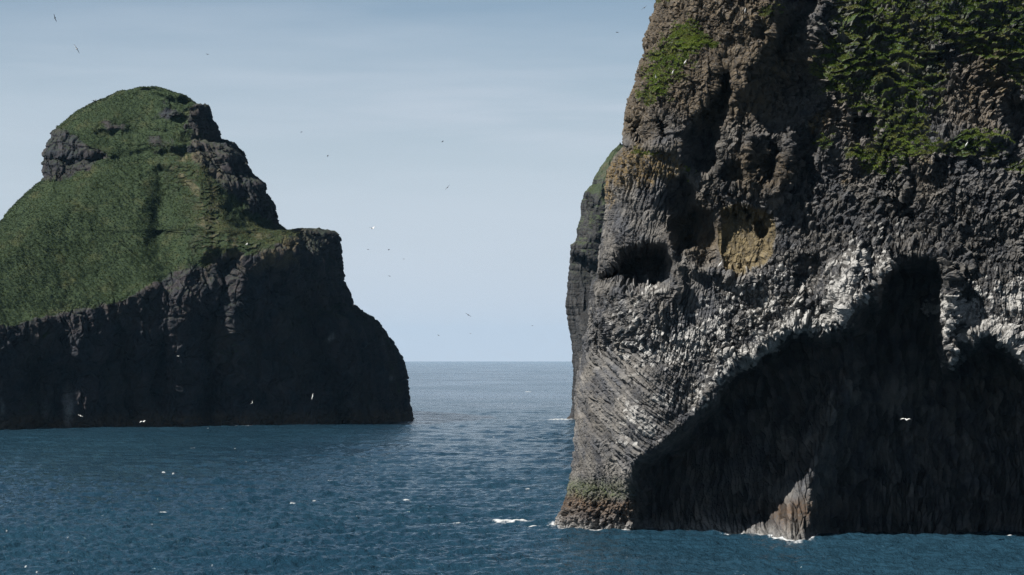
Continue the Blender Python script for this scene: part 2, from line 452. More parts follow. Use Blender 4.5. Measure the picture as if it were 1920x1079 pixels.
    ochre = m(0.8 * B(1175, 320, 55, 44), 0.65 * B(1225, 305, 70, 36), 0.6 * B(1140, 365, 10, 50), 0.45 * B(1190, 170, 30, 60), 0.5 * B(1410, 40, 30, 60),
              0.5 * B(1460, 120, 40, 40), 0.35 * B(1600, 330, 60, 50), 0.55 * B(1860, 130, 60, 70), 0.35 * B(1560, 200, 60, 60), 0.35 * B(1740, 300, 30, 40),
              0.5 * B(1530, 240, 30, 30), 0.4 * B(1260, 320, 30, 30), 0.3 * B(1400, 300, 60, 40), 0.4*B(1295,440,30,30), .3*B(1500, 380, 60, 40))
    brown = m(1.0 * B(1250, 80, 120, 150), 0.9 * B(1370, 130, 90, 110), 0.8 * B(1430, 40, 60, 90), 0.9 * B(1300, 430, 60, 70), 0.8 * B(1420, 330, 80, 50),
              0.7 * B(1850, 150, 100, 120), 0.45 * B(1600, 230, 140, 140), 0.4 * B(1750, 330, 60, 60), 0.35*B(1100, 780, 40, 120), 0.5*B(1190,240,40,40),
              0.3*B(1520,120,60,60))
    tan = m(1.0 * sstep(14, -6, poly_sd([(1350,392),(1400,384),(1448,400),(1452,450),(1430,492),(1392,520),(1362,510),(1350,470)], WX, WY)), 0.5 * B(1350, 365, 40, 22))
    smooth = m(1.1 * B(1395, 450, 62, 60), 1.0 * B(1310, 440, 40, 55), 0.7 * B(1370, 110, 40, 60), 0.5 * B(1250, 90, 60, 90), 0.8 * B(1500, 30, 60, 80))
    grass = m(0.95 * B(1262, 120, 50, 34, -55), 0.9 * B(1300, 75, 34, 30, -30), 0.75 * B(1235, 180, 30, 16), 0.6 * B(1345, 88, 24, 10),
              0.9 * B(1560, 130, 34, 40), 1.0 * B(1660, 150, 80, 60), 0.95 * B(1690, 220, 45, 60), 0.85 * B(1620, 60, 60, 60), 0.7 * B(1700, 20, 120, 40),
              1.0 * B(1890, 60, 60, 60), 0.8 * B(1860, 0, 60, 40), 0.75 * B(1790, 270, 70, 16), 0.6 * B(1840, 280, 70, 26), 0.7 * B(1550, 270, 26, 18),
              0.5 * B(1620, 288, 30, 14), 0.6 * B(1440, 20, 30, 20), 0.45 * B(1280, 325, 24, 16), 0.3 * B(1660, 310, 50, 40), 0.5 * B(1905, 320, 40, 20),
              .45*B(1240, 10, 20, 14), .35*B(1215, 48, 14, 8), .4*B(1760,100,60,60), 0.35 * B(1215,285,50,10), 0.5*B(2000,100,100,120))
    terr = 1.1 * np.clip(m(1.0 * B(1660, 150, 130, 130), 0.9 * B(1600, 60, 120, 90), 1.0 * B(1880, 80, 110, 130), 0.6 * B(1830, 280, 110, 40), 0.5 * B(1260, 130, 60, 70), .6*B(1560,260,60,50)), 0, 1)
    cols_a = m(1.2 * B(1130, 740, 110, 110, 20), 1.0 * B(1160, 820, 60, 70, 20)) * sstep(640, 670, Y)        # sweeping down to the right
    cols_b = m(1.0 * B(1120, 900, 70, 40))
    cols_c = m(1.2 * B(1200, 370, 90, 110), 1.0 * B(1290, 560, 60, 60), 0.8 * B(1130, 560, 40, 60), 0.7 * B(1300, 760, 70, 50), 0.5*B(1280,640,60,60))
    cols_d = np.clip(w * 1.0 + 0.9 * B(1880, 560, 60, 60), 0, 1)

    rows = np.r_[np.linspace(-285, -20, 34, endpoint=False), np.arange(-20, 1012, 0.86), np.linspace(1013, 1046, 10)]
    left = [(1460,-290),(1400,-270),(1330,-220),(1275,-150),(1240,-70),(1228,0),(1218,46),(1208,83),(1209,102),(1191,134),(1187,158),(1178,185),(1170,218),
            (1166,260),(1166,278),(1149,294),(1138,315),(1133,352),(1133,394),(1128,440),(1122,500),(1110,540),(1104,590),(1095,625),(1085,665),
            (1079,720),(1075,780),(1076,840),(1065,895),(1056,940),(1045,965),(1035,988),(1022,1046)]
    xl = interp_outline(left, rows, 3.2, 5, 17) + 3
    xr = np.full(len(rows), 2330.0); xr[:40] = np.interp(rows[:40], [-285, -150, 0], [1750, 2200, 2330])
    cm = np.r_[np.linspace(0, 0.70, 980, endpoint=False), np.linspace(0.70, 1, 60)]
    Y0 = 275.0
    def yf(px, py): return Y0 + Fd.read(D, px, py)
    P, PX, PY, front, nf, off = sculpt(rows, xl, xr, 130, cm, 14, 120, 8.0, 60, 12, yf, lambda r: 42.0 + 0 * r)
    N = grid_normals(P, True)
    A = arc(P, PX, nf, Y0 / FOC, off); Zc = P[..., 2]
    R = lambda M: Fd.read(M, PX, PY)
    edge = sstep(0, 26, PX - xl[:, None])
    ter, gra, smo, cvv = R(terr), R(grass), R(smooth), R(cav)
    ca, cb, cc, cd = R(cols_a), R(cols_b), R(cols_c), R(cols_d)
    rough = (1 - 0.8 * smo) * (1 - 0.15 * cvv)
    # broad lumps
    disp = 0.9 * fbm3(P, 13, 3, 20) * (0.35 + 0.65 * edge) * (1 + 0.5 * R(w.astype(F32))) * (1 - 0.85 * blob(1500, 940, 90, 130, PX, PY))
    disp = disp + 0.50 * fbm3(P, 4.6, 2, 30, ridged=True) * (0.4 + 0.6 * edge) * rough * (1 - 0.6 * np.clip(ca + cb, 0, 1)) + 0.45 * fbm3(P, 2.2, 3, 35) * (0.4 + 0.6 * edge) * rough * (1 - 0.75 * np.clip(ca + cb, 0, 1))
    # terraces: ledges that lean back and end in a small overhang
    _, _, rk, _, _ = cell2(A / 2.4 + 0.4 * noise2(A / 2, Zc / 2, 46), Zc / 1.5, 47)
    tz = Zc / 1.15 + 1.0 * fbm2(A / 3.8, Zc / 3.4, 4, 41) + 0.75 * rk + 1.2 * noise2(A / 9, Zc / 9, 44)
    fr = tz - np.floor(tz)
    disp = disp + ter * (1.0 * (1 - fr) ** 2.0 * (0.65 + 1.1 * noise2(A / 1.9, np.floor(tz) * 3.1, 45)) * (0.5 + rk) - 0.25)
    # columns and blocks
    wx = A + 0.14 * fbm2(A / 2.5, Zc / 2.5, 2, 51); wz = Zc + 0.14 * fbm2(A / 2.5, Zc / 2.5, 2, 52)
    def cols(ang, cw, cl, seed, bend=0.0):
        a = math.radians(ang)
        ax = wx + bend * noise2(A / 14, Zc / 14, seed + 9); az = wz + bend * noise2(A / 14, Zc / 14, seed + 11)
        u = ax * math.cos(a) + az * math.sin(a); v = -ax * math.sin(a) + az * math.cos(a)
        return cell2(u / cl, v / cw, seed)
    tot = np.clip(ca + cb + cc + cd, 0, 1.6); wb = np.clip(1 - tot, 0.12, 1)
    cells = np.zeros(PX.shape, F32); cdsp = np.zeros(PX.shape, F32); wsum = np.zeros(PX.shape, F32)
    for wgt, ang, cw, cl, seed, amp, gr, bend in ((1.6 * ca, -33, 0.42, 6.5, 61, 0.42, 0.42, 1.4), (cb, -62, 0.36, 2.6, 62, 0.30, 0.28, 0.8),
                                        (cc, 82, 0.44, 2.6, 63, 0.50, 0.40, 2.0), (cd, 90, 0.46, 1.8, 64, 0.60, 0.4, 1.0)):
        f1, gap, r, gx, gy = cols(ang, cw, cl, seed, bend)
        v = amp * (r - 0.5) - gr * (1 - sstep(0.0, 0.26, gap)) 
        cdsp += wgt * v; cells += wgt * r; wsum += wgt
    f1, gap, r, gx, gy = cols(72, 0.46, 0.80, 65)
    f1b, gapb, rb, gxb, gyb = cols(70, 1.4, 2.1, 66)
    f1c, gapc, rc, _, _ = cols(0, 0.34, 0.42, 67)
    nob = np.sqrt(np.clip(1 - f1 * f1 * 1.1, 0, 1))
    blk = 0.72 * (r - 0.5) + 0.26 * nob - 0.2 + (gx * (r - .5) + gy * (rc - .5)) * 0.9 - 0.16 * (1 - sstep(0, 0.16, gap)) + 0.45 * (rb - 0.5) + (gxb * (rb - .5) + gyb * (r - .5)) * 0.3 + 0.24 * (rc - 0.5) - 0.12 * (1 - sstep(0, .2, gapc))
    cdsp += wb * blk; cells += wb * (0.6 * r + 0.4 * rc); wsum += wb
    cdsp /= wsum; cells /= wsum
    vary = np.clip(1.0 + 0.9 * fbm2(A / 5.5, Zc / 5.5, 3, 69), 0.35, 1.7)
    bl0 = np.clip(blob(1330, 130, 150, 190, PX, PY) + 0.8 * blob(1470, 300, 90, 80, PX, PY), 0, 1)
    vary = vary * (1 - 0.45 * bl0)
    disp = disp + bl0 * (1.1 * fbm3(P * np.array([1, 1, 0.32], F32), 5.5, 2, 72, ridged=True) + 0.35 * fbm2(A / 0.8, Zc / 3.5, 3, 73)) * (0.3 + 0.7 * edge)
    cdsp = cdsp * vary
    disp = disp + cdsp * rough * (0.45 + 0.55 * edge)
    # flutes on the soft tuff
    disp = disp + smo * 0.35 * fbm2(A / 0.9, Zc / 5.0, 3, 71)
    disp = disp + 0.10 * fbm2(A / 0.35, Zc / 0.35, 2, 75) * (1 - 0.5 * smo)
    fade = front.copy()
    inn = sstep(70, 130, PX - xl[:, None]) * front
    disp = disp * (1 - 0.5 * blob(1500, 930, 60, 110, PX, PY))
    disp = disp * (1 - inn * 0.7 * (1 - sstep(0.10, 0.45, -N[..., 1])))
    disp = disp * (0.25 + 0.75 * fade)
    disp[-6:] *= 0.5
    Q = P + N * disp[..., None]
    N2 = grid_normals(Q, True)
    # ---- surface masks
    bn = fbm2(A / 1.8, Zc / 1.8, 4, 81); bn2 = fbm2(A / 5.0, Zc / 5.0, 3, 82)
    gu = R(guano) * front
    _, _, rd, _, _ = cell2(A / 0.26, Zc / 0.30, 90)
    pick = np.clip(0.35 * rd + 0.3 * rc + 0.1 * cells + 0.35 * (0.5 + bn), 0, 1)
    G = sstep(0.90, 1.16, gu * 0.72 + pick * 0.95) * (0.25 + 0.75 * pick) * sstep(0.02, 0.15, gu)
    G = np.maximum(G, 0.8 * sstep(0.86, 0.92, rc) * sstep(0.05, 0.3, gu))
    O = sstep(0.5, 0.95, R(ochre) + 0.45 * bn + 0.12)
    Bn = sstep(0.2, 0.8, R(brown) + 0.25 * bn2)
    Tn = sstep(0.35, 0.95, R(tan) + 0.45 * bn + 0.3 * bn2)
    up = N2[..., 2]
    Gr = sstep(0.44, 0.60, gra * 0.9 + 0.50 * bn + 0.40 * bn2 + 0.35 * up - 0.04) * sstep(-0.15, 0.2, up + 0.15 * bn)
    Gr = Gr * front * sstep(0.06, 0.25, gra)
    shelf = sstep(0.74, 0.5, fr + 0.3 * bn); Gr = Gr * (1 - np.clip(ter, 0, 1) * (1 - shelf) * 0.65)
    zz = Q[..., 2] + 0.5 * bn
    wet_h = 3.4 + 0.9 * bn2
    weed = sstep(wet_h + 1.0, wet_h - 0.6, zz) * sstep(0.2, 1.2, zz + 0.3)
    weed = weed * (0.45 + 0.55 * sstep(1.2, 2.6, zz)) * np.clip(sstep(1215, 1170, PX) + blob(1480, 960, 60, 60, PX, PY) + 0.15, 0, 1)
    algae = sstep(3.0, 4.2, zz) * sstep(6.3, 4.6, zz) * sstep(1210, 1150, PX)
    splash = sstep(1.3, 0.2, Q[..., 2] + 0.8 * noise2(A / 0.45, Zc / 3, 88)) * sstep(1600, 1400, PX) * 0.32
    G = np.maximum(G, splash)
    mat = rock_material("basalt", (0.040, 0.042, 0.047), (0.096, 0.091, 0.084))
    nr, nc = PX.shape
    V = Q.reshape(-1, 3); Fc = grid_faces(nr, nc, True)[:, ::-1]
    me = make_mesh("basalt_cliff", V, Fc, mat)
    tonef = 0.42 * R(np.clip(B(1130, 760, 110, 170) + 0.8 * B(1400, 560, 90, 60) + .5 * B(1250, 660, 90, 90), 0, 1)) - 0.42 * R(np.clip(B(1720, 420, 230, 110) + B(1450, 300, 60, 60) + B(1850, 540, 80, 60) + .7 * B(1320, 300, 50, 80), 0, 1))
    tonef = tonef - 0.25 * R(w.astype(F32))  # shade of the big hollow painted into the rock tone
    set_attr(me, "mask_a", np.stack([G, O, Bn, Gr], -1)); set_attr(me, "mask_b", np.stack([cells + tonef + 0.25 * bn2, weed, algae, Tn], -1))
    o = bpy.data.objects.new("basalt_cliff", me)
    link(o, "tall dark basalt cliff with a trunk-like arm reaching into the sea and deep black hollows", "cliff")
    # ---- grass blades on the ledges
    sel = (Gr > 0.5) & (up > 0.05 + 0.35 * ter) & (PX < 2000) & (PY > -60) & (front > 0)
    idx = scatter(sel, P, 46000)
    tone = np.zeros((len(idx), 2)); tb = bn2.ravel()[idx]; px = PX.ravel()[idx]
    tone[:, 0] = np.clip(0.42 + 0.7 * tb + 0.25 * (px < 1400), 0, 1); tone[:, 1] = np.clip(0.12 + 0.9 * bn.ravel()[idx], 0, 0.75)
    gm = grass_material("cliff_grass", (0.020, 0.046, 0.008), (0.145, 0.200, 0.028), (0.16, 0.145, 0.055))
    gme = tufts("grass", V[idx], N2.reshape(-1, 3)[idx], gm, 8, 0.27, 0.024, tone)
    link(bpy.data.objects.new("grass", gme), "bright green grass tufts hanging on the ledges of the near basalt cliff", "grass", kind="stuff")
    return dict(Q=Q, PX=PX, PY=PY, N=N2, front=front)

# ================================================================== THE LEFT ISLAND
def build_island():
    Fd = Field(-480, 800, 140, 850, 3.0)
    Fd.warp(9, 40, 103); X, Y, WX, WY = Fd.X, Fd.Y, Fd.WX, Fd.WY
    base = 694 + X * 0.083         # face runs back to the right
    # foot of the grass slope: recession grows above it
    bx = np.array([-480, 0, 60, 130, 180, 250, 320, 360, 400, 425, 470, 520, 560, 640, 800.])
    by = np.array([640, 617, 600, 592, 578, 556, 520, 508, 498, 478, 488, 460, 452, 440, 440.])
    bl = np.interp(WX, bx, by)
    # recession above the cliff edge; the dome's right side stays steep
    h = np.clip(bl - Y, 0, None)
    steep = sstep(330, 470, WX + (WY - 300) * -0.55)          # right flank of the summit
    rec = h * (0.205 * (1 - steep) + 0.085 * steep)
    D = base + rec - 0.02 * (815 - Y)
    # upper headwall of the dome: steeper cap
    cap = sstep(300, 250, WY + (WX - 200) * 0.12)
    D = D - 2.0 * cap * sstep(400, 330, X)
    # gully left of the spine, spine itself
    g = np.exp(-(line_d([(318,330),(300,420),(306,480),(318,512)], WX, WY) / 30) ** 2)
    D = D + 6 * g
    s = np.exp(-(line_d([(330,290),(375,350),(392,420),(470,452),(520,462)], WX, WY) / 40) ** 2)
    D = D - 8.5 * s
    D = D + 5 * np.exp(-(line_d([(420,330),(450,390),(500,430),(560,446)], WX, WY) / 26) ** 2)   # dark slope behind spine
    D = D + 16 * sstep(20, -16, poly_sd([(540,438),(560,450),(600,466),(640,520),(700,520),(700,400),(540,400)], WX, WY))
    for pts, rad, amp in (([(430,492),(418,540),(400,620),(395,700),(390,800)], 16, 5), ([(300,240),(330,262)], 26, -3.5), ([(310,270),(300,280)], 22, -3),
                          ([(100,300),(150,312),(190,300)], 10, 3), ([(60,700),(70,800)], 26, 6), ([(225,640),(240,800)], 22, 5),
                          ([(560,560),(600,640),(620,720),(640,800)], 20, 7), ([(470,500),(450,600),(440,700),(450,800)], 30, -3),
                          ([(650,590),(690,640),(720,720),(735,800)], 34, -6), ([(520,680),(560,760),(560,800)], 30, -3), ([(150,640),(150,800)], 30, -3),
                          ([(340,560),(340,800)], 26, -2.5), ([(0,660),(0,800)], 20, -3), ([(300,650),(290,760)], 16, 4)):
        D = D + amp * np.exp(-(line_d(pts, WX, WY) / rad) ** 2)
    for cx, cy, rx, ry, amp in ((408, 498, 34, 22, 5), (350, 420, 26, 30, -2), (590, 700, 50, 26, 4), (480, 640, 40, 60, 3), (130, 330, 40, 14, 3), (100, 700, 60, 40, 6),
                                (300, 246, 20, 9, 4), (330, 215, 20, 9, -3), (310, 290, 60, 12, 4), (200, 252, 50, 9, 3), (190, 300, 60, 8, 2.5)):
        D = D + amp * blob(cx, cy, rx, ry, WX, WY)
    green = sstep(14, -16, (WY - bl) + 5)
    rocky = np.clip(sstep(-10, 26, (WX - np.interp(WY, [160, 200, 260, 300, 350, 400, 440, 470], [340, 352, 340, 352, 412, 470, 540, 600]))), 0, 1)
    rocky = np.maximum(rocky, 0.9 * sstep(12, -6, poly_sd([(70,250),(110,240),(150,270),(190,290),(170,320),(130,330),(90,345),(60,330)], WX, WY)))
    rocky = np.maximum(rocky, 0.95 * blob(312, 212, 22, 8, WX, WY)); rocky = np.maximum(rocky, 0.9 * blob(300, 262, 34, 18, WX, WY))
    rocky = np.maximum(rocky, 0.7 * blob(215, 235, 30, 9, WX, WY)); rocky = np.maximum(rocky, 0.8 * blob(190, 300, 26, 9, WX, WY))
    green = np.clip(green * (1 - rocky) , 0, 1)
    spine = np.clip(np.exp(-(line_d([(345,310),(385,360),(392,420),(400,470),(470,458),(530,462)], WX, WY) / 34) ** 2) * 1.2, 0, 1)
    rows = np.r_[162.5, 163.2, np.arange(164, 812, 0.95), np.linspace(813, 826, 5)]
    right = [(292,162),(319,170),(346,178),(359,190),(388,201),(394,222),(405,238),(413,263),(421,275),(436,268),(442,280),(455,295),(459,309),(471,330),
             (494,347),(496,357),(511,388),(523,422),(538,433.4),(584,433.8),(632,438),(637,451),(638,480),(644,505),(646,538),(655,551),(658,578),(668,580),
             (676,587),(705,604),(726,633),(751,671),(757,692),(763,721),(767,754),(774,792),(776,830)]
    right = [p for p in right if p != (421, 275) and p != (436, 268)] + [(414, 268), (428, 269), (440, 273)]
    left = [(274,162),(259,163.5),(217,172),(175,192),(142,213),(110,240),(90,267),(79,290),(77,309),(83,334),(46,363),(25,384),(0,411),(-60,455),(-140,500),(-260,560),(-400,620),(-460,700),(-470,830)]
    xl = interp_outline(left, rows, 1.6, 7, 14); xr = interp_outline(right, rows, 2.2, 8, 12)
    xl = np.minimum(xl, 276); xr = np.maximum(xr, 282)
    cm = np.linspace(0, 1, 620)
    def yf(px, py): return Fd.read(D, px, py)
    P, PX, PY, front, nf, off = sculpt(rows, xl, xr, 90, cm, 120, 120, 18, 130, 46, yf, lambda r: 90 + 0 * r)
    N = grid_normals(P, True); A = arc(P, PX, nf, 0.16, off); Zc = P[..., 2]
    R = lambda M: Fd.read(M, PX, PY)
    gr, sp = R(green), R(spine)
    edge = np.minimum(sstep(0, 22, PX - xl[:, None]), sstep(0, 22, xr[:, None] - PX))
    disp = 2.0 * fbm3(P, 30, 3, 120) * (0.3 + 0.7 * edge)
    cliff = 1 - gr
    disp = disp + cliff * 2.4 * fbm3(P * np.array([1, 1, 0.45], F32), 9, 4, 130, ridged=True) * (0.45 + 0.55 * edge)
    disp = disp + cliff * 0.7 * fbm3(P, 2.4, 3, 135, ridged=True)
    # strata on the summit rocks
    tz = Zc / 3.4 + 0.12 * A / 3.4 + 0.5 * fbm2(A / 12, Zc / 8, 3, 141); f = tz - np.floor(tz)
    strat = sstep(46, 60, Zc) * cliff
    disp = disp + strat * (0.6 * (1 - f) - 0.3)
    # slumped terraces on the spine, hummocks on the grass
    t2 = Zc / 2.1 + 1.9 * fbm2(A / 8, Zc / 7, 4, 143); f2 = t2 - np.floor(t2)
    disp = disp + gr * (0.15 + 0.85 * sp) * (0.6 * (1 - f2) ** 1.2 - 0.25) * (0.5 + noise2(A / 6, Zc / 6, 146))
    disp = disp + gr * (0.32 * fbm3(P, 2.6, 3, 150) + 0.5 * fbm3(P, 9, 2, 155) + 0.22 * fbm2((A + Zc) / 1.3, (A - Zc) / 4.5, 3, 158))
    f1, gap, r, gx, gy = cell2(A / 3.0 + noise2(A / 5, Zc / 5, 161), Zc / 6.5, 160)
    disp = disp + cliff * (0.9 * (r - 0.5) - 0.5 * (1 - sstep(0, .2, gap)))
    disp = disp * (0.25 + 0.75 * front)
    disp[:4] *= 0.3
    Q = P + N * disp[..., None]; N2 = grid_normals(Q, True)
    bn = fbm2(A / 4, Zc / 4, 4, 171); bn2 = fbm2(A / 16, Zc / 16, 3, 172)
    up = N2[..., 2]
    Gr = np.where(front > 0, sstep(0.3, 0.7, gr + 0.45 * bn + 0.35 * bn2 + 0.3 * (up - 0.3)), 1.0)
    Gr = np.maximum(Gr, 0.4 * sstep(0.5, 0.75, up + 0.2 * bn) * sstep(22, 34, Zc))
    Gr = Gr * (1 - 0.55 * sp * sstep(0.0, 0.5, bn + 0.3 * (f2 < 0.4)))
    Bn = 0.2 * sstep(0.0, 0.5, bn2 + 0.1); O = 0 * Bn
    W = np.clip(blob(130, 770, 7, 30, PX, PY) + 0.5 * blob(84, 770, 10, 14, PX, PY) + 0.9 * blob(621, 632, 5, 7, PX, PY, 30) + 0.8 * blob(733, 710, 3, 5, PX, PY)
                + 0.3 * blob(333, 640, 3, 20, PX, PY) + 0.4 * blob(2, 765, 3, 26, PX, PY), 0, 1)
    G = np.clip(W * (0.55 + 0.6 * noise2(A / 0.8, Zc / 9, 175)), 0, 0.75) * front
    Tn = 0.8 * sp * sstep(-0.2, 0.3, bn)  # spine coloured paler through the tan mask to look sunlit
    weed = sstep(5, 1.5, Zc + bn)
    mat = rock_material("island_rock", (0.011, 0.014, 0.019), (0.030, 0.026, 0.028), 0.4, 0.3, ((0.007, 0.019, 0.007), (0.022, 0.036, 0.010), (0.036, 0.041, 0.014)))
    nr, nc = PX.shape
    V = Q.reshape(-1, 3); Fc = grid_faces(nr, nc, True)[:, ::-1]
    me = make_mesh("grassy_island", V, Fc, mat)
    z = np.zeros_like(G)
    set_attr(me, "mask_a", np.stack([G, O, Bn, Gr], -1)); set_attr(me, "mask_b", np.stack([0.3 + 0.5 * r, weed, z, Tn], -1))
    link(bpy.data.objects.new("grassy_island", me), "steep rocky island with a domed summit, grass slope and dark sea cliff", "island")
    sel = (Gr > 0.5) & (front > 0) & (PX > -60)
    idx = scatter(sel, P, 45000)
    tone = np.zeros((len(idx), 2)); b2 = bn2.ravel()[idx]
    tone[:, 0] = np.clip(0.35 + 1.6 * b2 + 0.25 * bn.ravel()[idx], 0, 1); tone[:, 1] = np.clip(1.0 * sp.ravel()[idx] + 0.3 * bn.ravel()[idx] - 0.05, 0, 0.95)  # blades along the spine get a paler colour standing in for sunlight
    gm = grass_material("island_grass", (0.007, 0.018, 0.007), (0.023, 0.039, 0.011), (0.105, 0.108, 0.042))
    gme = tufts("grass", V[idx], N2.reshape(-1, 3)[idx], gm, 6, 0.38, 0.05, tone, 0.9, 0.4)
    isl = dict(Q=Q, front=front)
    link(bpy.data.objects.new("grass", gme), "dark green grass covering the slope and summit of the domed island", "grass", kind="stuff")
    return isl

# ================================================================== FAR CLIFF AND SKERRY
def build_far_cliff():
    rows = np.r_[272, np.arange(273, 800, 0.95), np.linspace(801, 815, 4)]
    left = [(1164,272),(1158,277),(1150,282),(1137,300),(1115,335),(1112,347),(1097,362),(1091,377),(1090,405),(1084,425),(1081,455),(1072,460),(1069,495),(1064,540),
            (1061,570),(1065,595),(1071,630),(1074,660),(1075,700),(1072,740),(1074,762),(1070,786),(1068,815)]
    Fd = Field(1040, 1560, 260, 830, 3.0); Fd.warp(6, 30, 203); X, Y, WX, WY = Fd.X, Fd.Y, Fd.WX, Fd.WY
    D = 792 + (800 - Y) * 0.02 + np.clip(1250 - X, -400, 400) * -0.03
    D = D + 9 * sstep(10, -12, poly_sd([(1060,470),(1120,500),(1130,540),(1100,600),(1090,680),(1060,690),(1050,560)], WX, WY))
    D = D - 5 * np.exp(-(line_d([(1090,350),(1130,380),(1120,440)], WX, WY) / 14) ** 2)
    D = D + 0.10 * np.clip(345 - Y, 0, 99)
    xl = interp_outline(left, rows, 2.0, 9, 9); xr = np.interp(rows, [272, 290, 400, 815], [1190, 1300, 1420, 1440])
    P, PX, PY, front, nf, off = sculpt(rows, xl, xr, 90, np.r_[np.linspace(0, 0.4, 120, endpoint=False), np.linspace(0.4, 1, 40)], 12, 60, 16, 60, 24, lambda a, b: Fd.read(D, a, b), lambda r: 60 + 0 * r, 20)
    N = grid_normals(P, True); A = arc(P, PX, nf, 0.17, off); Zc = P[..., 2]
    disp = 1.6 * fbm3(P * np.array([1, 1, 0.5], F32), 10, 4, 220, ridged=True) + 0.6 * fbm3(P, 2.5, 3, 225, ridged=True)
    f1, gap, r, gx, gy = cell2(A / 1.6, Zc / 7, 226)
    disp = disp + 0.7 * (r - 0.5)
    edge = sstep(0, 14, PX - xl[:, None]); disp = disp * (0.4 + 0.6 * edge)
    Q = P + N * disp[..., None]; N2 = grid_normals(Q, True); up = N2[..., 2]
    bn = fbm2(A / 4, Zc / 4, 4, 231)
    Gr = 0.45 * np.maximum(sstep(350, 318, PY + 16 * bn + (PX - 1150) * -0.3), 0.9 * sstep(0.3, 0.6, up + 0.4 * bn) * sstep(560, 440, PY))
    mat = rock_material("far_rock", (0.016, 0.017, 0.019), (0.030, 0.030, 0.030), 0.5, 0.2)
    me = make_mesh("sea_cliff", Q.reshape(-1, 3), grid_faces(*PX.shape, True)[:, ::-1], mat)
    z = np.zeros_like(Gr)
    set_attr(me, "mask_a", np.stack([z, z, z, Gr], -1)); set_attr(me, "mask_b", np.stack([r, z, z, z], -1))
    link(bpy.data.objects.new("sea_cliff", me), "hazy distant cliff with green top half hidden behind the near basalt cliff", "cliff")
    # low skerry at its foot
    n, k = 20, 36
    th = np.linspace(0, 2 * np.pi, k, endpoint=False)[None]; ph = np.linspace(0.02, 1, n)[:, None]
    Ys = 800.0; cx = (1076 - CX) / FOC * Ys
    rr = ph ** 0.7
    Pk = np.stack([cx + 3.1 * rr * np.cos(th) + 0 * ph, Ys + 2.2 * rr * np.sin(th) + 0 * ph, -0.8 + 2.2 * (1 - ph ** 1.6) + 0 * th], -1).astype(F32)
    Pk = Pk + (0.55 * fbm3(Pk, 1.6, 4, 240, ridged=True))[..., None] * np.array([0.7, 0.7, 0.6], F32)
    Fk = grid_faces(n, k, True)
    me = make_mesh("skerry", np.r_[Pk.reshape(-1, 3)], Fk, mat)
    z = np.zeros((n, k)); set_attr(me, "mask_a", np.stack([z, z, z, z], -1)); set_attr(me, "mask_b", np.stack([z + .3, z + 0.4, z, z], -1))
    link(bpy.data.objects.new("skerry", me), "small low dark rock awash beside the foot of the near cliff's trunk", "rock")

# ================================================================== SEA
def foam_px():
    """places where the sea breaks, as sea coordinates with size: x, y, half length, half depth, strength"""
    def at(px, py): y = EYE * FOC / (py - VP); return (px - CX) / FOC * y, y
    L = []
    def add(px, py, wpx, d, s):
        x, y = at(px, py); L.append((x, y, 0.85 * wpx / FOC * y, 0.75 * d, s * 1.25))
    for px, py, w, d, s in ((942,972,22,1.6,1.25),(965,975,40,1.3,1.0),(1000,979,34,0.9,0.75),(828,976,8,0.9,1.1),(860,975,40,0.9,0.5),(1052,787,34,5,1.15),(1020,789,34,4,0.6),(980,791,80,3,0.35),
                            (548,940,9,0.9,1.1),(308,956,9,1.0,1.1),(178,962,5,0.8,1.0),(440,943,7,0.8,1.0),(500,938,30,0.8,0.55),(415,950,26,0.8,0.5),(48,980,6,0.8,0.9),(246,966,6,0.8,0.8),
                            (762,932,7,0.8,0.95),(730,938,20,0.8,0.55),(960,757,5,3,1.1),(870,693,4,9,0.9),(930,717,6,6,0.7),(842,731,6,5,0.8),(990,735,8,5,0.8),(700,938,20,1,0.45),
                            (990,917,6,.8,.9),(1896,1003,9,1.2,1.3),(1870,1000,30,0.8,0.5),(590,935,6,0.8,0.8),(455,966,5,.8,.8),(360,840,5,1.6,0.9),(306,885,4,1.2,0.9),(325,887,4,1.2,0.7),
                            (1010,912,8,1,.7),(900,955,10,1,.5),(780,1035,8,.8,.7),(660,1010,8,.8,.55),(30,1050,14,.8,.7),(10,1052,10,.8,.8),(130,1060,8,.8,.5),(620,900,8,1,.5)):
        add(px, py, w, d, s)
    r = np.random.default_rng(5)
    for i in range(150):
        px = r.uniform(-300, 1500); py = 676 + 400 * r.uniform(0.01, 1) ** 1.3
        y = EYE * FOC / (py - VP)
        add(px, py, r.uniform(1.2, 3.5), 0.3 + 0.0008 * y * r.uniform(.6, 1.6), r.uniform(0.4, 0.85))
    return L

